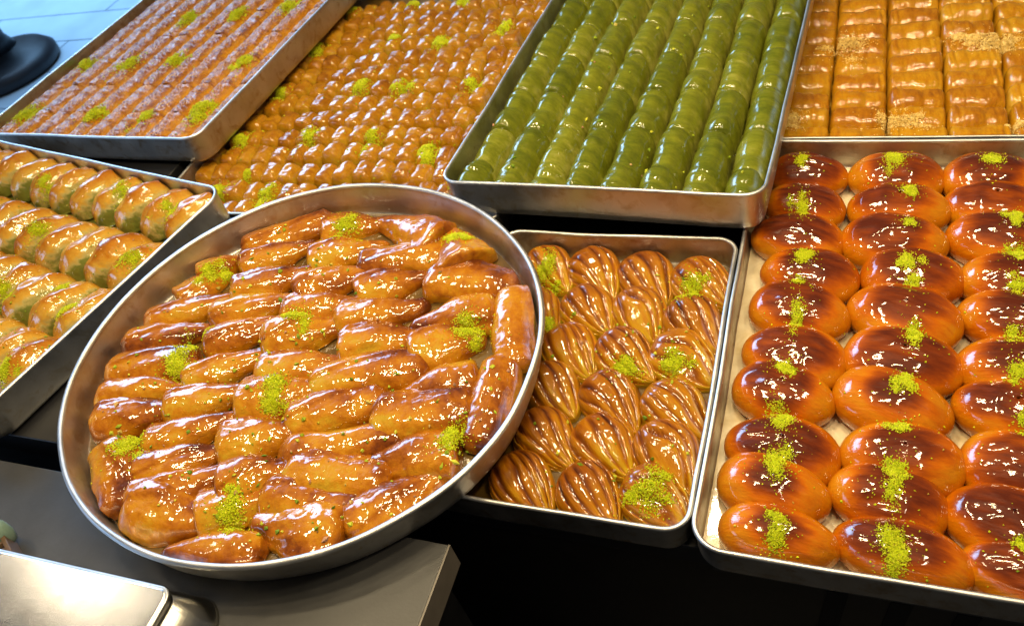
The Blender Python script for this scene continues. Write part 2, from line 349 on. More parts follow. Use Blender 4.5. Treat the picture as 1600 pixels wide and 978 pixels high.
# ------------------------------------------------------------------ pastry shapes (numpy height and tube grids)
def roll_mesh(name, L, W, H, mat, seed, nu=30, nv=20, sq=5.0, rib=.05, ribf=(60, 1.2), lump=.06, taper=(1, 1), tuck=.5, swirl=0, toastf=None, sqw=2.3, bend=0, endmin=0.0):
    """a roll lying along local x, rounded cross-section, ends closed, base at z=0"""
    s = np.linspace(-1, 1, nu); u = np.sign(s) * (1 - (1 - np.abs(s)) ** 1.7)          # denser towards the ends
    th = np.linspace(-.10 * PI, 1.10 * PI, nv)
    U, T = np.meshgrid(u, th, indexing='ij')
    e = (1 - np.abs(U) ** sq) ** (1 / 2.2); e = np.maximum(e, 0); e = np.where(np.abs(U) < .9995, endmin + (1 - endmin) * e, 0)
    tp = taper[0] + (taper[1] - taper[0]) * (U + 1) / 2
    cs, sn = np.cos(T), np.sin(T)
    k = (np.abs(cs) ** sqw + np.abs(sn) ** sqw) ** (-1 / sqw)
    X = U * L / 2; Yv = -cs * k * W / 2 * e * tp; Z = sn * k * H * e * tp
    Q = np.stack([X, Yv, Z], -1)
    rb = vnoise(np.stack([X * ribf[0] + swirl * Yv * 20, Yv * ribf[1] * 10, Z * ribf[1] * 10], -1), seed)
    rb = 1 - 2 * np.abs(rb)
    lm = fbm(Q * 28 + seed * 3.1, seed + 5, 2)
    d = 1 + rib * rb + lump * lm
    Yv = Yv * d; Z = Z * d + bend * (U ** 2 - .5) * 0; Yv = Yv + bend * (U ** 2)
    X = X + .02 * W * lm
    toast = .5 * sstep(.2, 1, sn * e) + .25 * rb * .5 + .15
    if toastf: toast = toastf(U, T, rb, lm)
    V = np.stack([X, Yv, np.maximum(Z, -.001)], -1).reshape(-1, 3)
    return mesh_from(name, V, grid_faces(nu, nv, flip=True), [mat], {'toast': toast})

def dome_mesh(name, a, b, c, mat, seed, nr=26, na=44, sq=2.2, lump=.05, egg=.0, wrinkle=.02, toastf=None, thmax=118):
    th = np.radians(np.linspace(0.01, 1, nr) * thmax); ph = np.linspace(0, 2 * PI, na, endpoint=False)
    T, Ph = np.meshgrid(th, ph, indexing='ij')
    k = (np.abs(np.cos(Ph)) ** sq + np.abs(np.sin(Ph)) ** sq) ** (-1 / sq)
    st = np.sin(T) ** .88 if False else np.sin(T)
    X = a * np.cos(Ph) * k * st; Yv = b * np.sin(Ph) * k * st * (1 + egg * np.cos(Ph)); Z = c * (np.cos(T) - math.cos(math.radians(thmax))) / (1 - math.cos(math.radians(thmax)))
    Q = np.stack([X, Yv, Z], -1)
    lm = fbm(Q * 16 + seed, seed, 2); wr = 1 - 2 * np.abs(vnoise(np.stack([X * 30, Yv * 75 + .6 * lm, Z * 40], -1) + seed, seed + 9))
    top = sstep(.45, .95, Z / c)
    d = 1 + lump * lm
    X, Yv = X * d, Yv * d; Z = Z * (1 + lump * .8 * lm) + wrinkle * c * wr * top
    toast = toastf(X / a, Yv / b, Z / c, lm, wr) if toastf else top
    V = np.concatenate([np.stack([X, Yv, Z], -1).reshape(-1, 3)])
    Fc = grid_faces(nr, na, True, flip=True)
    Fc = [f[::-1] for f in Fc]; Fc.append(tuple(range(na)))
    return mesh_from(name, V, Fc, [mat], {'toast': toast})

def shell_mesh(name, L, W, H, mat, seed, nu=34, nv=56):
    r = np.random.default_rng(seed)
    u = 1 - (1 - np.linspace(0.0, 1, nu)) ** 1.0; v = np.linspace(-1, 1, nv); U, Vv = np.meshgrid(u, v, indexing='ij')
    pw = np.sin(PI * np.clip(U, 0.0, 1) ** .72) ** .62
    wid = W / 2 * (pw * .93 + .07 * (1 - U)); wid = np.where(U < .02, W / 2 * .10, wid)
    T = (Vv * .5 + .5) * PI * 1.12 - .06 * PI
    cs, sn = np.cos(T), np.sin(T)
    hp = H * np.clip(np.sin(PI * np.clip(U * .93 + .03, 0, 1) ** .70), 0, 1) ** .55 * (1 - .35 * U)
    X = -L / 2 + U * L; Yv = -np.sign(cs) * np.abs(cs) ** .9 * wid; Z = np.sign(sn) * np.abs(sn) ** .8 * hp
    n = 3.1 + r.random() * 1.6; phs = r.random() * 6
    g = Vv * n + .9 * (U - .4) ** 2 * n * .5 + phs * .3 + .75 * vnoise(np.stack([U * 1.5, Vv * 2.2, U * 0 + seed], -1), seed)
    gr = np.abs(np.sin(PI * g)); gr = sstep(0, .75, gr)                # 0 in the groove, 1 on the ridge
    fade = sstep(.02, .22, U) * (1 - sstep(.86, 1, U)) * sstep(1.0, .82, np.abs(Vv))
    deep = 1 + 5.0 * np.exp(-((Vv - (r.random() - .5) * 1.2) / .14) ** 2)
    Z = Z - H * .085 * (1 - gr) * fade * deep + H * .05 * fbm(np.stack([X * 35, Yv * 35, Z * 35], -1) + seed, seed, 2)
    Yv = Yv * (1 + .05 * vnoise(np.stack([X * 40, Yv * 30, Z * 0], -1) + seed, seed + 3)); Yv = Yv + .12 * W * (U - .4) ** 2 * (1 if seed % 2 else -.6)
    toast = .26 + .50 * (1 - gr) * fade + .34 * sstep(.75, .05, U) * sstep(.2, .8, np.sin(T)) - .42 * sstep(.70, 1, np.abs(Vv)) - .12 * sstep(.7, 1, U)
    P = np.stack([X, Yv, np.maximum(Z, -.001)], -1).reshape(-1, 3)
    return mesh_from(name, P, grid_faces(nu, nv, flip=True), [mat], {'toast': toast})

def cone_mesh(name, L, W, H, mat, seed, kind='cone', nu=60, nv=44):
    """phyllo cone along local x: wide folded end at -x, narrow twisted end at +x"""
    r = np.random.default_rng(seed + 100)
    s = np.linspace(0, 1, nu); u = s * s * (3 - 2 * s) * .5 + s * .5; th = np.linspace(-.10 * PI, 1.10 * PI, nv); U, T = np.meshgrid(u, th, indexing='ij')
    a0 = .10 + .06 * r.random()
    start = np.sqrt(np.clip(1 - (1 - np.clip(U / a0, 0, 1)) ** 2, 0, 1)) ** .8
    if kind == 'cone': tp = 1 - (.56 + .16 * r.random()) * sstep(.35, 1, U); end = np.clip((1 - U) / .07, 0, 1) ** .5
    elif kind == 'tri': tp = 1.05 - .86 * U ** 1.15; end = np.clip((1 - U) / .05, 0, 1) ** .5
    else: tp = 1 - .16 * sstep(.3, 1, U) - .10 * sstep(.3, 0, U); end = np.clip((1 - U) / .09, 0, 1) ** .45
    wp = start * tp * end
    cs, sn = np.cos(T), np.sin(T); sk = .16 * (r.random() - .3)
    kq = (np.abs(cs) ** 2.15 + np.abs(sn) ** 2.15) ** (-1 / 2.15)
    X = -L / 2 + U * L; Yv = -cs * kq * W / 2 * wp; Z = sn * kq * H * wp ** .75
    Q = np.stack([X, Yv, Z], -1)
    # lengthwise fold of the wrapped sheet, winding round the cone
    fold_at = .30 + .5 * r.random() + (.22 + .2 * r.random()) * U; tn = T / PI
    step = sstep(fold_at - .035, fold_at + .012, tn); f2 = sstep(.62 + .2 * r.random() - .1 * U, .66 + .2 * r.random() - .1 * U, U + .1 * tn)
    wr = 1 - 2 * np.abs(vnoise(np.stack([X * 22 + Yv * 30, Yv * 45 - X * 9, Z * 45], -1) + seed * 1.7, seed))
    wr2 = 1 - 2 * np.abs(vnoise(np.stack([X * 80, Yv * 40, Z * 40], -1) + seed, seed + 2))
    lm = fbm(Q * 24 + seed * 2.3, seed, 3)
    endm = sstep(.72, 1, U) + sstep(.16, 0, U)
    d = 1 + .11 * step - .055 + .035 * wr + .036 * wr2 * (.3 + endm) + .075 * lm + .03 * f2
    wr3 = 1 - 2 * np.abs(vnoise(np.stack([X * 130 - Yv * 60, Yv * 110 + X * 40, Z * 110], -1) + seed, seed + 6)); d = d + .014 * wr3
    crease = np.exp(-((tn - fold_at) / .025) ** 2)
    Yv = Yv * d + W * (.10 + .25 * r.random()) * (U - .45) ** 2 * (1 if r.random() < .75 else -1) + Z * sk; Z = Z * d - H * .04 * crease
    X = X + .035 * W * lm + .02 * W * wr
    side = sstep(.35, .75, tn) if r.random() < .8 else sstep(.65, .25, tn)
    toast = .22 + .34 * sstep(.35, 1, U) + .30 * side * sstep(.2, .8, sn) + .12 * wr + .20 * crease + .20 * lm + .20 * sstep(.10, 0, U)
    P = np.stack([X, Yv, np.maximum(Z, -.001)], -1).reshape(-1, 3)
    me = mesh_from(name, P, grid_faces(nu, nv, flip=True), [mat], {'toast': toast})
    return me

# ------------------------------------------------------------------ crumbs dropped on pastries
OCT = np.array([(1, 0, 0), (-1, 0, 0), (0, 1, 0), (0, -1, 0), (0, 0, 1), (0, 0, -1)], float)
OF = [(0, 2, 4), (2, 1, 4), (1, 3, 4), (3, 0, 4), (2, 0, 5), (1, 2, 5), (3, 1, 5), (0, 3, 5)]
class Dropper:
    def __init__(self, objs):
        bpy.context.view_layer.update()
        Vs, Fs, self.own = [], [], []; off = 0; cache = {}
        for o in objs:
            me = o.data
            if me.name not in cache:
                v = np.empty(len(me.vertices) * 3); me.vertices.foreach_get('co', v); cache[me.name] = (v.reshape(-1, 3), [tuple(p.vertices) for p in me.polygons])
            v, f = cache[me.name]; Mw = np.array(o.matrix_world); vw = v @ Mw[:3, :3].T + Mw[:3, 3]
            Vs.append(vw); Fs += [tuple(i + off for i in q) for q in f]; self.own += [o] * len(f); off += len(v)
        self.t = BVHTree.FromPolygons(np.concatenate(Vs).tolist(), Fs)
    def hit(self, x, y, z=.5): return self.t.ray_cast(Vector((x, y, z)), Vector((0, 0, -1)))
    def camera_hit(self, u, v):
        d = unit(np.array([u - CX, v - CY, F]) @ ROT); return self.t.ray_cast(Vector(CAM), Vector(d))
def crumb_mesh(name, pts, sizes, mat, rg, elong=1.6):
    n = len(pts); rot = rg.normal(size=(n, 3, 3)); q, _ = np.linalg.qr(rot)
    sc = rg.uniform(.6, 1.25, (n, 1, 3)) * sizes[:, None, None]; sc[:, :, 0] *= elong
    V = (OCT[None] * (1 + rg.uniform(-.25, .25, (n, 6, 1)))) * sc; V = np.einsum('nij,nkj->nik', V, q) + pts[:, None, :]
    Fc = [tuple(i * 6 + k for k in f) for i in range(n) for f in OF]
    return mesh_from(name, V.reshape(-1, 3), Fc, [mat], smooth=False)
def heap(dr, u, v, rpx, mat, name, seed, count=None, asp=1.0, size=.00085, thick=.0028, name_me=None, dens=1.0, rot=0.0):
    rg = np.random.default_rng(seed); h = dr.camera_hit(u, v)
    if h[0] is None: return
    P0 = np.array(h[0]); rad = rpx / pxscale(P0); owner = dr.own[h[2]]
    # the foreshortened depth of a round patch is larger on the ground
    n = count or int(max(150, min(1300, 7.5e6 * rad * rad * dens * asp ** .5)))
    lob = [(rg.normal(0, .42, 2), rg.uniform(.26, .50)) for _ in range(6)] + [((0, 0), .55)] * 3
    pts = []; sizes = []; cr, sr = math.cos(rot), math.sin(rot)
    for _ in range(n):
        c, s = lob[rg.integers(len(lob))]; p = np.array(c) + rg.normal(0, s * .55, 2) if rg.random() < .93 else rg.normal(0, .85, 2)
        q = p * np.array([rad, rad * asp]); x, y = P0[0] + q[0] * cr - q[1] * sr, P0[1] + q[0] * sr + q[1] * cr
        hh = dr.hit(x, y)
        if hh[0] is None or hh[0].z < P0[2] - .035: continue
        rr = float(np.hypot(*p)); z = hh[0].z + rg.random() * thick * 1.1 * max(0, 1 - rr * .8) + .0004
        pts.append((x, y, z)); sizes.append(size * rg.uniform(.6, 1.3))
    if len(pts) < 5: return
    Mi = np.array(owner.matrix_world.inverted()); pts = np.array(pts) @ Mi[:3, :3].T + Mi[:3, 3]
    k = 1 / np.linalg.norm(np.array(owner.matrix_world)[:3, 0])
    o = link(name, crumb_mesh(name, pts, np.array(sizes) * k, mat, rg), owner); o['kind'] = 'stuff'
    return o
def chips(dr, name, label, pix, seed, mat=M_CHIP, size=(.0018, .0034), drop=None):
    rg = np.random.default_rng(seed); pts, sz = [], []
    for (u, v) in pix:
        h = dr.camera_hit(u, v)
        if h[0] is None: continue
        pts.append(np.array(h[0]) + np.array([0, 0, .0008])); sz.append(rg.uniform(*size))
    if pts: tag(link(name, crumb_mesh(name, np.array(pts), np.array(sz), mat, rg, 1.4)), label, 'pistachio crumbs', kind='stuff')

def scaled(M, sx, sy, sz): return M @ Matrix.Diagonal((sx, sy, sz, 1))

def keep_inside(o, TM, x0, x1, y0, y1, r, taper, rimz=0.0):
    """bend a pastry that presses against a tray wall so that it stays inside the wall (own copy of its mesh)"""
    A = np.array(TM.inverted() @ o.matrix_world); v = np.empty(len(o.data.vertices) * 3); o.data.vertices.foreach_get('co', v)
    p = v.reshape(-1, 3) @ A[:3, :3].T + A[:3, 3]; c = np.array([(x0 + x1) / 2, (y0 + y1) / 2]); h = np.array([(x1 - x0) / 2, (y1 - y0) / 2]) - r
    d0 = p[:, :2] - c; q = np.abs(d0) - h; qp = np.maximum(q, 0); L = np.linalg.norm(qp, axis=1); d = L + np.minimum(q.max(1), 0) - r
    m_ = .0050 + taper * np.maximum(rimz - p[:, 2], 0); ex = d + m_; bad = ex > 0
    if not bad.any(): return
    g = np.where(L[:, None] > 1e-9, qp / np.maximum(L, 1e-9)[:, None], (q == q.max(1)[:, None]).astype(float)) * np.sign(d0)
    p[bad, :2] -= g[bad] * ex[bad, None]; Ai = np.linalg.inv(A)
    o.data = o.data.copy(); o.data.vertices.foreach_set('co', (p @ Ai[:3, :3].T + Ai[:3, 3]).ravel()); o.data.update()

# ------------------------------------------------------------------ buns
def bun_toast(x, y, z, lm, wr):
    r = np.sqrt((x / 1.0) ** 2 + (y / 1.0) ** 2); return .08 + .74 * sstep(1.0, .42, r + .30 * lm) + .16 * wr * sstep(.9, .5, r)
BUN = [dome_mesh('oval_bun', .066, .049, .055, M_BUN, 11 + k, lump=.045, egg=.10 * (1 if k % 2 else -1), wrinkle=.035, toastf=bun_toast, sq=2.1) for k in range(8)]
buns = []
cols = {1: ([1262, 1256, 1246, 1265, 1247, 1240, 1222, 1222, 1207, 1212], [235, 285, 330, 385, 438, 510, 563, 650, 705, 806], [124, 130, 146, 154, 156, 162, 160, 180, 173, 186]),
        2: ([1400, 1402, 1394, 1425, 1412, 1409, 1392, 1409, 1387, 1407], [232, 282, 330, 387, 442, 512, 577, 663, 722, 815], [145, 150, 158, 158, 178, 182, 178, 190, 182, 210]),
        3: ([1548, 1552, 1562, 1584, 1590, 1590, 1582, 1598, 1575, 1608], [235, 278, 322, 392, 447, 522, 588, 673, 757, 865], [144, 148, 160, 162, 178, 184, 178, 190, 188, 200])}
for c, (xs, tops, ws) in cols.items():
    for k in range(10):
        wpx = ws[k]; uni = tops[0] + (tops[9] - tops[0]) * ((k / 9) * .62 + .38 * (k / 9) ** 2); tk = tops[k] * .72 + uni * .28; cyp = tk + .315 * wpx
        Pp = back(xs[k], cyp, -.0455 + .021); sc = wpx / pxscale(Pp) / .134
        Pp = np.array([Pp[0], Pp[1], -.0455])
        fy = .80 if k == 9 else 1.0; sc = min(sc, 1.30); Pp[1] = max(Pp[1], BX[2] + .006 + .046 * sc * fy); Pp[0] = max(Pp[0], BX[0] + .006 + .066 * sc)
        rz = -.10 + random.uniform(-.12, .12) - (.18 if k in (4, 6, 8) else 0)
        o = link('oval_bun', random.choice(BUN)); o.matrix_world = scaled(place(*Pp, rz), sc, sc * fy * random.uniform(.92, 1.04), .96 + .25 * (sc - 1))
        where = {1: 'left column of bun tray', 2: 'middle column of bun tray', 3: 'right column of bun tray'}[c]
        tag(o, f'glossy oval bun, {nth(10 - k)} from the front, {where}', 'sweet bun', 'oval buns in the front right tray'); buns.append(o)
        if k in (0, 9) or c == 1: keep_inside(o, Matrix.Identity(4), BX[0], BX[1], BX[2], BX[3], .034, .06)
dr = Dropper(buns)
for k, (u, v, r, a, dn) in enumerate([(1253, 247, 16, 1.4, .4), (1255, 322, 15, 1.9, .9), (1254, 398, 17, 1.7, .9), (1248, 488, 17, 2.2, .5), (1247, 440, 15, 1, .4), (1226, 574, 20, 1.3, .8), (1222, 655, 23, 1.5, .8),
        (1212, 722, 27, 1.5, .9), (1210, 840, 24, 1.9, .55), (1403, 246, 19, 1.4, .9), (1422, 297, 17, 1.2, .9), (1420, 346, 16, 1.4, .3), (1418, 408, 18, 1.4, .8), (1425, 436, 16, .9, .7), (1428, 520, 19, 1.8, .7),
        (1412, 594, 21, 1.2, .9), (1408, 668, 22, .9, .7), (1396, 733, 24, 1, .7), (1392, 765, 24, 1.5, .35), (1392, 838, 33, 1.1, 1), (1398, 880, 27, 1.7, .9), (1553, 248, 18, 1.4, .8), (1588, 338, 17, 1.7, .9),
        (1588, 397, 20, 1, .7), (1594, 446, 20, .9, .6), (1582, 522, 17, 1.4, .6), (1590, 580, 21, 1.1, .7), (1598, 655, 18, 1, .5), (1596, 852, 20, 1, .5), (1213, 805, 20, .9, .6)]):
    heap(dr, u, v, r * .88, M_PIST, 'pistachio_topping', 300 + k, asp=a, dens=dn * .9, size=.00078, thick=.0014)

rg = np.random.default_rng(31)
chips(dr, 'pistachio_crumbs', 'stray pistachio dust fallen over the oval buns', [(rg.uniform(1140, 1595), rg.uniform(240, 930)) for _ in range(130)], 95, mat=M_PIST, size=(.0007, .0015))

# ------------------------------------------------------------------ shell pastries
SHELL = [shell_mesh('shell_pastry', .119, .098, .040, M_SHELL, 31 + k) for k in range(9)]
shells = []
SH = [(1, [(857, 412, 86), (930, 417, 92), (1010, 424, 92), (1098, 434, 98)]), (2, [(838, 478, 80), (918, 476, 88), (999, 482, 94), (1086, 496, 96)]),
      (3, [(889, 540, 94), (976, 548, 98), (1068, 554, 104)]), (4, [(862, 600, 96), (955, 618, 102), (1057, 632, 108)]),
      (5, [(851, 676, 100), (942, 690, 104), (1043, 702, 112)]), (6, [(814, 748, 104), (918, 766, 104), (1025, 772, 110)])]
for row, lst in SH:
    for k, (u, v, wpx) in enumerate(lst):
        Pp = back(u + 4, v + 6, -.027); sc = wpx / pxscale(Pp) / .095
        if row <= 2: rz = math.radians(-50)
        else: rz = math.radians(-44)
        rz += random.uniform(-.13, .13); 
        o = link('shell_pastry', SHELL[(row * 3 + k * 2) % 9]); o.matrix_world = scaled(place(Pp[0], Pp[1], -.046, rz) @ Matrix.Rotation(random.uniform(-.06, .06), 4, 'X'), sc, sc * random.uniform(.95, 1.05), 1.0)
        last = len(lst)
        tag(o, f'grooved shell pastry, {nth(last - k)} from right in {nth(7 - row)} row from front', 'pastry', 'shell pastries in the middle tray'); shells.append(o)
        if row in (1, 6) or k == last - 1: keep_inside(o, Matrix.Identity(4), AX[0], AX[1], AX[2], AX[3], .028, .06)
for u, v in ((800, 560), (770, 640), (740, 720)):
    pass
dr = Dropper(shells)
for k, (u, v, r, a, dn) in enumerate([(1082, 442, 31, 1.0, .9), (853, 423, 20, 1.9, .9), (868, 452, 14, 1, .4), (1052, 570, 29, 1.0, .9), (975, 574, 26, .8, .7), (1018, 766, 38, .9, .7), (985, 775, 15, 1, .5), (858, 506, 12, 1, .8)]):
    heap(dr, u, v, r, M_PIST, 'pistachio_topping', 400 + k, asp=a, dens=dn)
rg = np.random.default_rng(5)
chips(dr, 'pistachio_crumbs', 'loose green pistachio crumbs lying between the shell pastries', [(893, 496), (897, 490), (928, 557), (932, 550), (941, 510), (948, 516), (965, 508), (1030, 512), (1045, 517), (1072, 519), (1026, 545), (1024, 553), (836, 662), (935, 655), (942, 662), (1008, 652), (1015, 650), (960, 735), (960, 745)] +
      [(rg.uniform(850, 1100), rg.uniform(430, 760)) for _ in range(26)], 55)

# ------------------------------------------------------------------ cone pastries in the round tray
CONES = {  # row: [(x0, y0, x1, y1, width px, kind)] wide end first
 1: [(500, 352, 590, 336, 42, 'cone'), (690, 365, 590, 328, 58, 'tri'), (738, 404, 704, 338, 66, 'tri')],
 2: [(378, 382, 515, 336, 38, 'log'), (482, 396, 596, 370, 44, 'cone'), (690, 388, 562, 398, 44, 'log')],
 3: [(306, 424, 378, 394, 34, 'cone'), (372, 408, 484, 374, 40, 'cone'), (458, 447, 580, 415, 46, 'cone'), (553, 448, 662, 420, 46, 'cone'), (668, 428, 802, 432, 50, 'log')],
 4: [(276, 462, 352, 418, 44, 'cone'), (362, 447, 482, 414, 44, 'cone'), (440, 478, 566, 462, 44, 'cone'), (524, 490, 656, 468, 50, 'cone'), (768, 474, 645, 492, 52, 'cone')],
 5: [(226, 498, 354, 458, 38, 'cone'), (328, 488, 462, 456, 42, 'cone'), (410, 528, 530, 500, 56, 'cone'), (528, 532, 652, 514, 54, 'cone'), (640, 545, 752, 518, 56, 'cone')],
 6: [(180, 532, 320, 504, 40, 'cone'), (318, 532, 440, 490, 42, 'cone'), (400, 576, 548, 556, 46, 'cone'), (486, 592, 658, 560, 56, 'log'), (742, 580, 620, 602, 56, 'cone')],
 7: [(158, 570, 300, 556, 46, 'log'), (286, 590, 412, 544, 44, 'cone'), (368, 622, 500, 596, 58, 'cone'), (446, 652, 594, 610, 54, 'log'), (582, 655, 736, 632, 66, 'log')],
 8: [(143, 612, 292, 592, 42, 'cone'), (252, 632, 388, 600, 46, 'cone'), (338, 694, 462, 664, 60, 'cone'), (438, 702, 624, 672, 50, 'log'), (712, 694, 576, 712, 62, 'cone')],
 9: [(140, 652, 262, 632, 52, 'cone'), (222, 690, 364, 640, 50, 'cone'), (338, 752, 452, 720, 60, 'cone'), (443, 736, 600, 748, 62, 'log')],
 10: [(203, 738, 348, 694, 54, 'cone'), (303, 800, 420, 764, 56, 'cone'), (408, 768, 556, 802, 56, 'log'), (548, 836, 690, 750, 66, 'cone')],
 11: [(193, 786, 342, 732, 54, 'cone'), (172, 806, 300, 830, 66, 'cone'), (396, 862, 246, 856, 52, 'cone'), (534, 862, 392, 822, 72, 'cone')]}
VERT = [((170, 690), (184, 786), 60, 'log', 'upright cone pastry lying along the left rim of the round tray'), ((800, 448), (796, 566), 62, 'log', 'long cone pastry on the right rim of the round tray, upper one'),
        ((782, 556), (744, 688), 66, 'log', 'long cone pastry on the right rim of the round tray, lower one')]
cones = []
def add_cone(x0, y0, x1, y1, wpx, kind, seed, label, lift=0.0):
    pp = R_C - R_N * (.046 - .020); a = back(x0, y0, n=R_N, p0=pp); b = back(x1, y1, n=R_N, p0=pp)
    la = (np.append(a, 1) @ R_Mi.T)[:3]; lb = (np.append(b, 1) @ R_Mi.T)[:3]
    # keep both ends inside the wall
    for q in (la, lb):
        rr = math.hypot(q[0], q[1])
        if rr > R_R - .022: q[:2] *= (R_R - .022) / rr
    c = (la + lb) / 2; L = math.hypot(*(lb - la)[:2]) * 1.06; ang = math.atan2(lb[1] - la[1], lb[0] - la[0])
    # image width -> true width (foreshortened when the piece lies across the view)
    s = pxscale(b); W = wpx / s; W = W * (1.0 + .42 * abs(math.cos(ang))); L *= 1.04
    H = min(.040 if (kind == 'tri' or wpx > 66) else .042, max(.026, W * .44))
    for _ in range(6):                              # shift inwards until the whole piece is inside the wall
        cor = [c[:2] + np.array([math.cos(ang) * a - math.sin(ang) * bb, math.sin(ang) * a + math.cos(ang) * bb]) for a, bb in ((-L * .44, W * .42), (-L * .44, -W * .42), (L * .46, W * .2), (L * .46, -W * .2), (0, W / 2), (0, -W / 2))]
        q = max(cor, key=lambda t: math.hypot(*t)); ex = math.hypot(*q) - (R_R - .012)
        if ex > 0: c[:2] -= q / math.hypot(*q) * ex
    me = cone_mesh('cone_pastry', L * 1.02, W * 1.15, H, M_CONE, seed, kind)
    Lm = Matrix.Translation((c[0], c[1], -.0485 + lift)) @ Matrix.Rotation(ang, 4, 'Z'); A = np.array(Lm); Ai = np.linalg.inv(A)
    v = np.empty(len(me.vertices) * 3); me.vertices.foreach_get('co', v); v = v.reshape(-1, 3) @ A[:3, :3].T + A[:3, 3]
    lim = R_R * .993 - .0045 + np.minimum(v[:, 2], 0) * .16; rr = np.hypot(v[:, 0], v[:, 1]); k = np.minimum(1, lim / rr); v[:, :2] *= k[:, None]
    me.vertices.foreach_set('co', (v @ Ai[:3, :3].T + Ai[:3, 3]).ravel()); me.update()
    o = link('cone_pastry', me); o.matrix_world = R_M @ Lm
    tag(o, label, 'pastry', 'cone pastries in the round tray'); cones.append(o)
sd = 0
for row, lst in CONES.items():
    for k, (x0, y0, x1, y1, wpx, kind) in enumerate(lst):
        sd += 1; nm = {'cone': 'amber cone pastry', 'log': 'long rolled amber pastry', 'tri': 'triangular amber pastry'}[kind]
        add_cone(x0, y0, x1, y1, wpx, kind, sd, f'{nm}, {nth(k + 1)} from left, {nth(row)} row from back, round tray', lift=.0006 * (sd % 5))
for (p0, p1, wpx, kind, lab) in VERT:
    sd += 1; add_cone(*p0, *p1, wpx, kind, sd, lab, lift=.004)
dr = Dropper(cones)
for k, (u, v, r, a, dn) in enumerate([(330, 428, 20, 1.2, 1), (357, 434, 13, 1.3, .8), (540, 350, 23, 1.1, 1.1), (707, 370, 14, 1, .9), (728, 371, 11, 1, .7), (468, 492, 27, 1.0, 1.1), (735, 515, 30, 1.1, 1.1), (748, 545, 14, 1, .7), (280, 552, 30, 1.1, 1),
        (272, 572, 20, 1, .8), (430, 600, 30, 1.1, 1.1), (425, 628, 22, .8, .7), (205, 692, 28, 1.1, 1.1), (708, 680, 28, 1.3, 1.1), (362, 800, 27, 1.5, 1.1), (368, 772, 14, .9, .6)]):
    heap(dr, u, v, r, M_PIST, 'pistachio_topping', 500 + k, asp=a, dens=dn)
rg = np.random.default_rng(9); pix = [(418, 548), (420, 552), (575, 628), (450, 650), (370, 770), (345, 625), (357, 623), (297, 738), (560, 660), (573, 720), (567, 600), (505, 430), (495, 407), (728, 645), (755, 642), (567, 785), (548, 820), (570, 660), (690, 730)]
for _ in range(230):
    a = rg.uniform(0, 2 * PI); r = .30 * math.sqrt(rg.random()); pix.append((470 + 360 * r / .33 * math.cos(a), 600 + 285 * r / .33 * math.sin(a)))
chips(dr, 'pistachio_crumbs', 'chopped pistachio bits scattered over the cone pastries', pix, 91, size=(.0013, .0036))

# ------------------------------------------------------------------ crescent pastries (left tray)
def cresc_mesh(seed, nu=34, nv=34):
    """half-moon lying along local x, tall rounded back, flat cut layers at the low front side"""
    L, W, H = .130, .080, .053; u = np.linspace(-1, 1, nu); u = np.sign(u) * (1 - (1 - np.abs(u)) ** 1.5); th = np.linspace(-.08 * PI, 1.08 * PI, nv); U, T = np.meshgrid(u, th, indexing='ij')
    e = np.sqrt(np.clip(1 - np.abs(U) ** 2.3, 0, 1)); cs, sn = np.cos(T), np.sin(T); kq = (np.abs(cs) ** 2.5 + np.abs(sn) ** 2.5) ** (-1 / 2.5)
    X = U * L / 2; Yv = -cs * kq * W / 2 * e ** .7; Z = sn * kq * H * e ** .9
    tn = T / PI; lm = fbm(np.stack([X, Yv, Z], -1) * 22 + seed * 3, seed, 3)
    lay = np.abs(((Z / .0036 + .5 * lm) % 1) - .5) * 2; fm = sstep(.34, .22, tn) * sstep(.02, .2, tn)
    ridge = np.exp(-((tn - .40 - .03 * lm) / .035) ** 2)
    wr = 1 - 2 * np.abs(vnoise(np.stack([X * 35, Yv * 60, Z * 60], -1) + seed, seed + 4))
    d = 1 + .11 * lm + .08 * ridge + .04 * wr
    Yv = Yv * d + .0034 * (lay - .5) * fm + .012 * (U ** 2); Z = Z * d
    toast = -.02 + .58 * sstep(.12, .34, tn) + .14 * sstep(.3, .5, tn) + .18 * ridge + .14 * lm - .10 * sstep(.85, 1, tn) + .22 * (lay - .5) * fm
    return mesh_from('crescent_pastry', np.stack([X, Yv, np.maximum(Z, -.001)], -1).reshape(-1, 3), grid_faces(nu, nv, flip=True), [M_CRESC], {'toast': toast})
CRES = [cresc_mesh(61 + k) for k in range(8)]
crescs = []; Cinv = np.array(C_M.inverted())
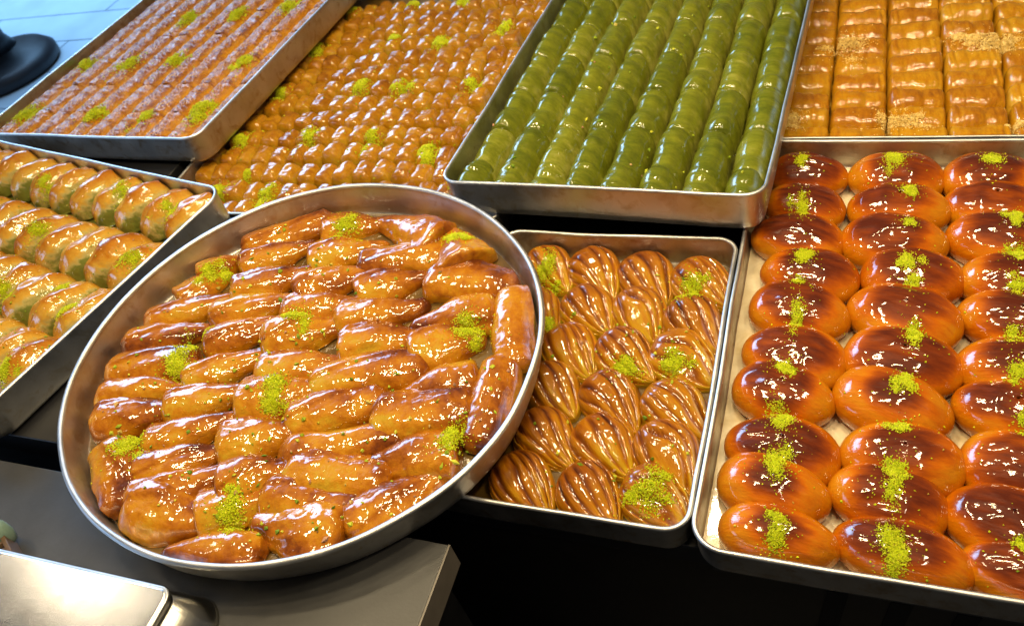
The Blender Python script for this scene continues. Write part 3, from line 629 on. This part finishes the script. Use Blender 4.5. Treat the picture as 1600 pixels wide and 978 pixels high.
# rows parallel to the back rim; local x = 0 is the right wall
def cloc(u, v, z=.03): p = back(u, v, z); return (np.append(p, 1) @ Cinv.T)[:2]
r1, r2, r3, r4 = cloc(290, 335), cloc(206, 414), cloc(128, 492), cloc(45, 572)
q_ = cloc(225, 315) - cloc(165, 352); CANG = math.atan2(q_[1], q_[0]); print('CANG', math.degrees(CANG), r1, r2, r3, r4)
for ri, (rr, n) in enumerate([(r1, 11), (r2, 10), (r3, 10), (r4, 9), (r4 + (r4 - r2) / 2, 9)]):
    if rr[1] < -.475: continue
    for k in range(n):
        x = -.045 - k * .0725 + random.uniform(-.003, .003); y = rr[1] + random.uniform(-.003, .003)
        o = link('crescent_pastry', random.choice(CRES))
        o.matrix_world = scaled(C_M @ place(x, y, -.058, CANG + math.radians(random.uniform(-5, 5))) @ Matrix.Rotation(math.radians(-9), 4, 'X'), 1.02, 1.0, 1.06)
        tag(o, f'golden crescent pastry, {nth(k + 1)} from right wall, {nth(ri + 1)} row from back, left tray', 'pastry', 'crescent pastries in the left tray'); crescs.append(o)
        if k < 2 or ri in (0, 4): keep_inside(o, C_M, -.80, 0, -.535, 0, .040, .03)
dr = Dropper(crescs)
for k, (u, v, r, a) in enumerate([(70, 287, 20, .9), (193, 302, 24, .9), (268, 332, 19, 1), (66, 366, 22, 1.1), (202, 404, 24, .9), (8, 452, 18, 1.3), (100, 484, 17, 1), (98, 448, 10, 1), (6, 580, 18, 1.4)]):
    heap(dr, u, v, r, M_PIST, 'pistachio_topping', 600 + k, asp=a)
rg = np.random.default_rng(12)
chips(dr, 'pistachio_crumbs', 'fine pistachio crumbs sunk between the crescent pastries', [(rg.uniform(0, 300), rg.uniform(250, 560)) for _ in range(120)], 92, size=(.0010, .0022))

# ------------------------------------------------------------------ mini rolls (middle back tray)
MINI = [roll_mesh('mini_roll', .054, .0425, .034, M_MINI, 71 + k, nu=24, nv=20, sq=6, rib=.07, ribf=(75, 5), lump=.12, sqw=3.0) for k in range(12)]
minis = []
for r in range(14):
    y = .932 + r * .0585; n = 14; x0 = -1.192 + .022 * math.sin(r * 1.7)
    for k in range(n):
        x = x0 + .0415 * k + random.uniform(-.0025, .0025); yy = y + .004 * math.sin(k * .6 + r) + random.uniform(-.002, .002)
        if r == 0 and k < 1 or x > -.585: continue
        o = link('mini_roll', random.choice(MINI)); o.matrix_world = scaled(place(x, yy, -.044, PI / 2 + random.uniform(-.08, .08)), 1, random.uniform(.95, 1.04), random.uniform(.93, 1.08))
        tag(o, f'small glossy roll, {nth(k + 1)} from left, {nth(r + 1)} row from front, mini roll tray', 'pastry', 'mini rolls in the middle back tray'); minis.append(o)
        if r == 0 or k == 0: keep_inside(o, Matrix.Identity(4), MX[0], MX[1], MX[2], MX[3], .030, .06)
dr = Dropper(minis)
for k, (u, v, r) in enumerate([(616, 57, 13), (687, 64, 16), (787, 49, 13), (561, 132, 21), (634, 146, 18), (740, 131, 18), (484, 217, 17), (581, 223, 19), (668, 230, 17), (668, 245, 12), (380, 224, 15), (442, 154, 15), (492, 82, 14), (547, 17, 12),
        (648, 4, 13), (727, 4, 13), (419, 311, 20), (343, 300, 12), (716, 300, 10), (384, 275, 7)]):
    heap(dr, u, v, r, M_PIST, 'pistachio_topping', 700 + k, asp=1.25, size=.0012)
rg = np.random.default_rng(13)
chips(dr, 'pistachio_crumbs', 'fine pistachio crumbs sprinkled over the mini rolls', [(rg.uniform(320, 800), rg.uniform(10, 300)) for _ in range(150)], 93, size=(.0010, .0022))

# ------------------------------------------------------------------ ribbed rolls (right back tray)
RIB = [roll_mesh('ribbed_roll', .087, .055, .034, M_WALNUT, 91 + k, nu=44, nv=22, sq=14, rib=.06, ribf=(120, 1.8), lump=.11, swirl=.8, sqw=2.9) for k in range(10)]
ribs = []
for r in range(14):
    for c in range(7):
        x = -.1395 + c * .0852; y = 1.1445 + r * .0525 + random.uniform(-.002, .002)
        if x > .33: continue
        o = link('ribbed_roll', random.choice(RIB)); o.matrix_world = scaled(place(x + random.uniform(-.001, .001), y, -.045, random.uniform(-.03, .03)), .99, random.uniform(.95, 1.03), random.uniform(.94, 1.06))
        nm = 'leftmost' if c == 0 else nth(c + 1)
        tag(o, f'ribbed golden roll, {nth(c + 1)} from left, {nth(r + 1)} row from front, back right tray', 'pastry', 'ribbed rolls in the right back tray'); ribs.append(o)
        if r == 0: keep_inside(o, Matrix.Identity(4), TX[0], TX[1], TX[2], TX[3], .030, .06)
dr = Dropper(ribs)
for k, (u, v, r, a) in enumerate([(1325, 70, 34, .9), (1550, 66, 32, .9), (1500, 57, 16, .8), (1572, 72, 22, .8), (1410, 196, 32, .75), (1388, 200, 20, .7), (1228, 190, 16, 1), (1240, 197, 14, 1), (1594, 197, 14, .8), (1520, 60, 20, .8)]):
    heap(dr, u, v, r, M_NUT, 'walnut_topping', 800 + k, asp=a * 1.1, size=.0011, dens=1.9, thick=.006)

# ------------------------------------------------------------------ green rolls
GRN = [roll_mesh('green_roll', .116, .060, .052, M_GREEN, 111 + k, nu=46, nv=26, sq=12, rib=.022, ribf=(80, 1.6), lump=.07, swirl=.7, sqw=2.15, endmin=.68) for k in range(10)]
greens = []
gw = (GW - .010) / 8
for c in range(8):
    off = random.uniform(-.006, .006)
    for r in range(8):
        x = .005 + gw * (c + .5) + .003 * math.sin(r * .9 + c); y = .012 + off * .5 + .0575 - .055 + r * .1125 + (.0 if r else .0)
        y = .0555 + (r - .45) * .1125 + off if r else .043
        o = link('green_roll', random.choice(GRN)); sx = 1.0 if r else .62
        o.matrix_world = scaled(G_M @ place(x, y, -.060, PI / 2 + random.uniform(-.02, .02)), sx, gw / .060 * .94, random.uniform(.96, 1.05))
        tag(o, f'wrinkled green roll, {nth(r + 1)} from front, {nth(c + 1)} column from left, green tray', 'pastry', 'green rolls in the raised tray'); greens.append(o)
        if r == 0 or c in (0, 7): keep_inside(o, G_M, 0, GW, 0, .95, .030, .05)
dr = Dropper(greens)
chips(dr, 'pistachio_crumbs', 'yellow and pink pistachio bits stuck to the green rolls', [(899, 47), (957, 38), (962, 40), (1082, 25), (929, 98), (925, 96), (1064, 87), (952, 106), (880, 152), (916, 188), (910, 200), (1018, 207), (1014, 235), (1012, 247), (986, 258), (1000, 260),
      (1010, 268), (1003, 276), (1068, 270), (1056, 294), (1083, 213), (1070, 57), (930, 60), (992, 28), (1126, 138), (963, 40)] + [(rg.uniform(760, 1180), rg.uniform(10, 280)) for _ in range(14)], 94, size=(.0018, .0036))

# ------------------------------------------------------------------ shredded pastry (top left)
def kad_mesh(seed, L=.106, W=.060, H=.034, nu=56, nv=34):
    u = np.linspace(-1, 1, nu); th = np.linspace(-.03 * PI, 1.03 * PI, nv); U, T = np.meshgrid(u, th, indexing='ij')
    e = .45 + .55 * (1 - np.abs(U) ** 14) ** .4; cs, sn = np.cos(T), np.sin(T); k = (np.abs(cs) ** 3.4 + np.abs(sn) ** 2.2) ** (-1 / 2.8)
    X = U * L / 2; Yv = -cs * k * W / 2 * e; Z = sn * k * H * (.90 + .10 * e)
    n = 1 - 2 * np.abs(vnoise(np.stack([X * 150 + Yv * 120, Yv * 50 - X * 60, Z * 80], -1) + seed, seed)); n2 = vnoise(np.stack([X, Yv, Z], -1) * 300 + seed, seed + 1); lm = fbm(np.stack([X, Yv, Z], -1) * 40 + seed, seed, 2)
    d = 1 + .05 * n + .05 * n2 + .06 * lm; Yv = Yv * (1 + .3 * (d - 1)); Z = Z * d
    toast = .25 + .45 * sstep(.55, 1, sn) + .2 * n2 + .15 * n + .2 * lm
    base = np.stack([X, Yv, Z], -1); V = [base.reshape(-1, 3)]; Fc = grid_faces(nu, nv, flip=True); ta = [toast.ravel()]; off = nu * nv
    rg = np.random.default_rng(seed)
    for _ in range(110):                                    # loose baked strands, real thin ribbons
        i = rg.integers(3, nu - 4); j = rg.integers(5, nv - 6); p = base[i, j] + np.array([0, 0, .0006]); a = rg.normal(1.2, .7); ln = rg.uniform(.006, .013); q = []
        for t in np.linspace(-1, 1, 5):
            x = p[0] + math.cos(a) * ln * t; y = p[1] + math.sin(a) * ln * t * .8; ii = int(np.clip((x / (L / 2) + 1) / 2 * (nu - 1), 0, nu - 1)); jj = int(np.clip(np.arccos(np.clip(-y / (W / 2), -1, 1)) / PI * nv, 2, nv - 3))
            zz = base[ii, jj, 2] + .0011 + .0008 * (1 - t * t); q.append((x, y, zz))
        q = np.array(q); nn = np.array([-math.sin(a), math.cos(a), 0]) * .0008
        V.append(np.concatenate([q - nn, q + [0, 0, .0007], q + nn])); Fc += grid_faces(3, 5, off=off); off += 15; ta.append(np.full(15, rg.uniform(.15, .8)))
    return mesh_from('shredded_pastry', np.concatenate(V), Fc, [M_KAD], {'toast': np.concatenate(ta)})
KAD = [kad_mesh(131 + k) for k in range(8)]
kads = []; nk = 11; kw = (KW - .012) / nk
for c in range(nk):
    for r in range(7):
        o = link('shredded_pastry', random.choice(KAD)); o.matrix_world = scaled(K_M @ place(.006 + kw * (c + .5), .062 + r * .109, -.049, PI / 2 + random.uniform(-.02, .02)), 1.05, kw / .060 * .97, random.uniform(.95, 1.05))
        tag(o, f'browned shredded pastry finger, {nth(r + 1)} from front, {nth(c + 1)} column from left', 'pastry', 'shredded pastry fingers in the top left tray'); kads.append(o)
        if r == 0 or c in (0, nk - 1): keep_inside(o, K_M, 0, KW, 0, 1.05, .034, .05)
dr = Dropper(kads)
for k, (u, v, r) in enumerate([(47, 180, 21), (148, 180, 17), (226, 184, 15), (312, 178, 20), (138, 102, 14), (203, 99, 18), (281, 97, 16), (380, 95, 16), (195, 41, 15), (300, 29, 16), (370, 22, 15), (453, 13, 17)]):
    heap(dr, u, v, r * 1.2, M_PIST, 'pistachio_topping', 900 + k, asp=1.2, size=.0015, thick=.010, dens=.9)

# ------------------------------------------------------------------ stainless box, clip, pedestal
def lathe(name, prof, mat, parent=None, loc=(0, 0, 0), n=48):
    a = np.linspace(0, 2 * PI, n, endpoint=False); V = np.concatenate([np.c_[r * np.cos(a), r * np.sin(a), np.full(n, z)] for r, z in prof])
    Fc = grid_faces(len(prof), n, True); Fc = [f for f in Fc]; Fc.append(tuple(range(n))[::-1]); Fc.append(tuple(range((len(prof) - 1) * n, len(prof) * n)))
    return link(name, mesh_from(name, V, Fc, [mat]), parent, loc)
SZ = .075
e0, e1 = back(0, 860, SZ), back(262, 920, SZ)
st = tag(link('steel_dispenser', None, M=place(e1[0] + .004, e1[1] + .001, 0, math.atan2(e1[1] - e0[1], e1[0] - e0[0]))), 'shiny stainless steel box at the bottom left corner of the counter', 'steel box')
P, Nn = rrect(-.55, 0, -.30, 0, .014, seg=8, nside=2); n = len(P)
def stack(name, rings, mat, parent):
    V = np.concatenate([np.c_[P + Nn * a, np.full(n, z)] for a, z in rings]); Fc = grid_faces(len(rings), n, True)
    Fc.append(tuple(range(n))[::-1]); Fc.append(tuple(range((len(rings) - 1) * n, len(rings) * n))); o = link(name, mesh_from(name, V, Fc, [mat]), parent); o.data.polygons[-1].use_smooth = False; return o
# gently sagging polished lid
rings = [(-.004, SZ - .016), (0, SZ - .014), (.0, SZ - .003), (-.0012, SZ - .0008), (-.003, SZ), (-.0036, SZ + .00001), (-.012, SZ + .00002)]
stack('lid', rings, M_STEEL, st)
stack('rolled_edge', [(.0002, SZ - .0045), (.0016, SZ - .0035), (.0016, SZ - .0015), (.0002, SZ - .0008)], M_RIM, st)
stack('box_body', [(.022, .0), (.020, .004), (-.005, SZ - .0165)], M_STEEL, st)
cl = tag(link('slotted_clip', None, M=place(*back(-6, 862, .03)[:2], 0, -.5)), 'brown slotted clip with pale green knob behind the steel box', 'clip')
box('clip_bar', (-.03, .022, -.006, .0, 0, .030), M_BROWN, cl, .001); box('clip_bar', (-.03, .022, .010, .016, 0, .030), M_BROWN, cl, .001)
for k in range(4): box('slat', (-.026 + k * .014, -.022 + k * .014, -.0002, .0102, .022, .029), M_BROWN, cl)
lathe('knob', [(.004, 0), (.011, .004), (.014, .018), (.013, .034), (.007, .042)], M_GLASS, cl, (-.030, .012, .004), 28)
pc = back(3, 106, -.85)
pd = tag(link('pedestal_planter', None, M=place(pc[0], pc[1], -.8935)), 'dark round-footed pedestal planter standing on the pale street floor', 'planter')
lathe('round_foot', [(.31, 0), (.33, .02), (.33, .06), (.29, .095), (.24, .112), (.16, .14)], M_DARK, pd)
lathe('urn', [(.15, .141), (.12, .20), (.12, .26), (.18, .36), (.28, .47), (.31, .56), (.34, .75), (.38, 1.0), (.36, 1.0), (.30, .9)], M_DARK, pd)
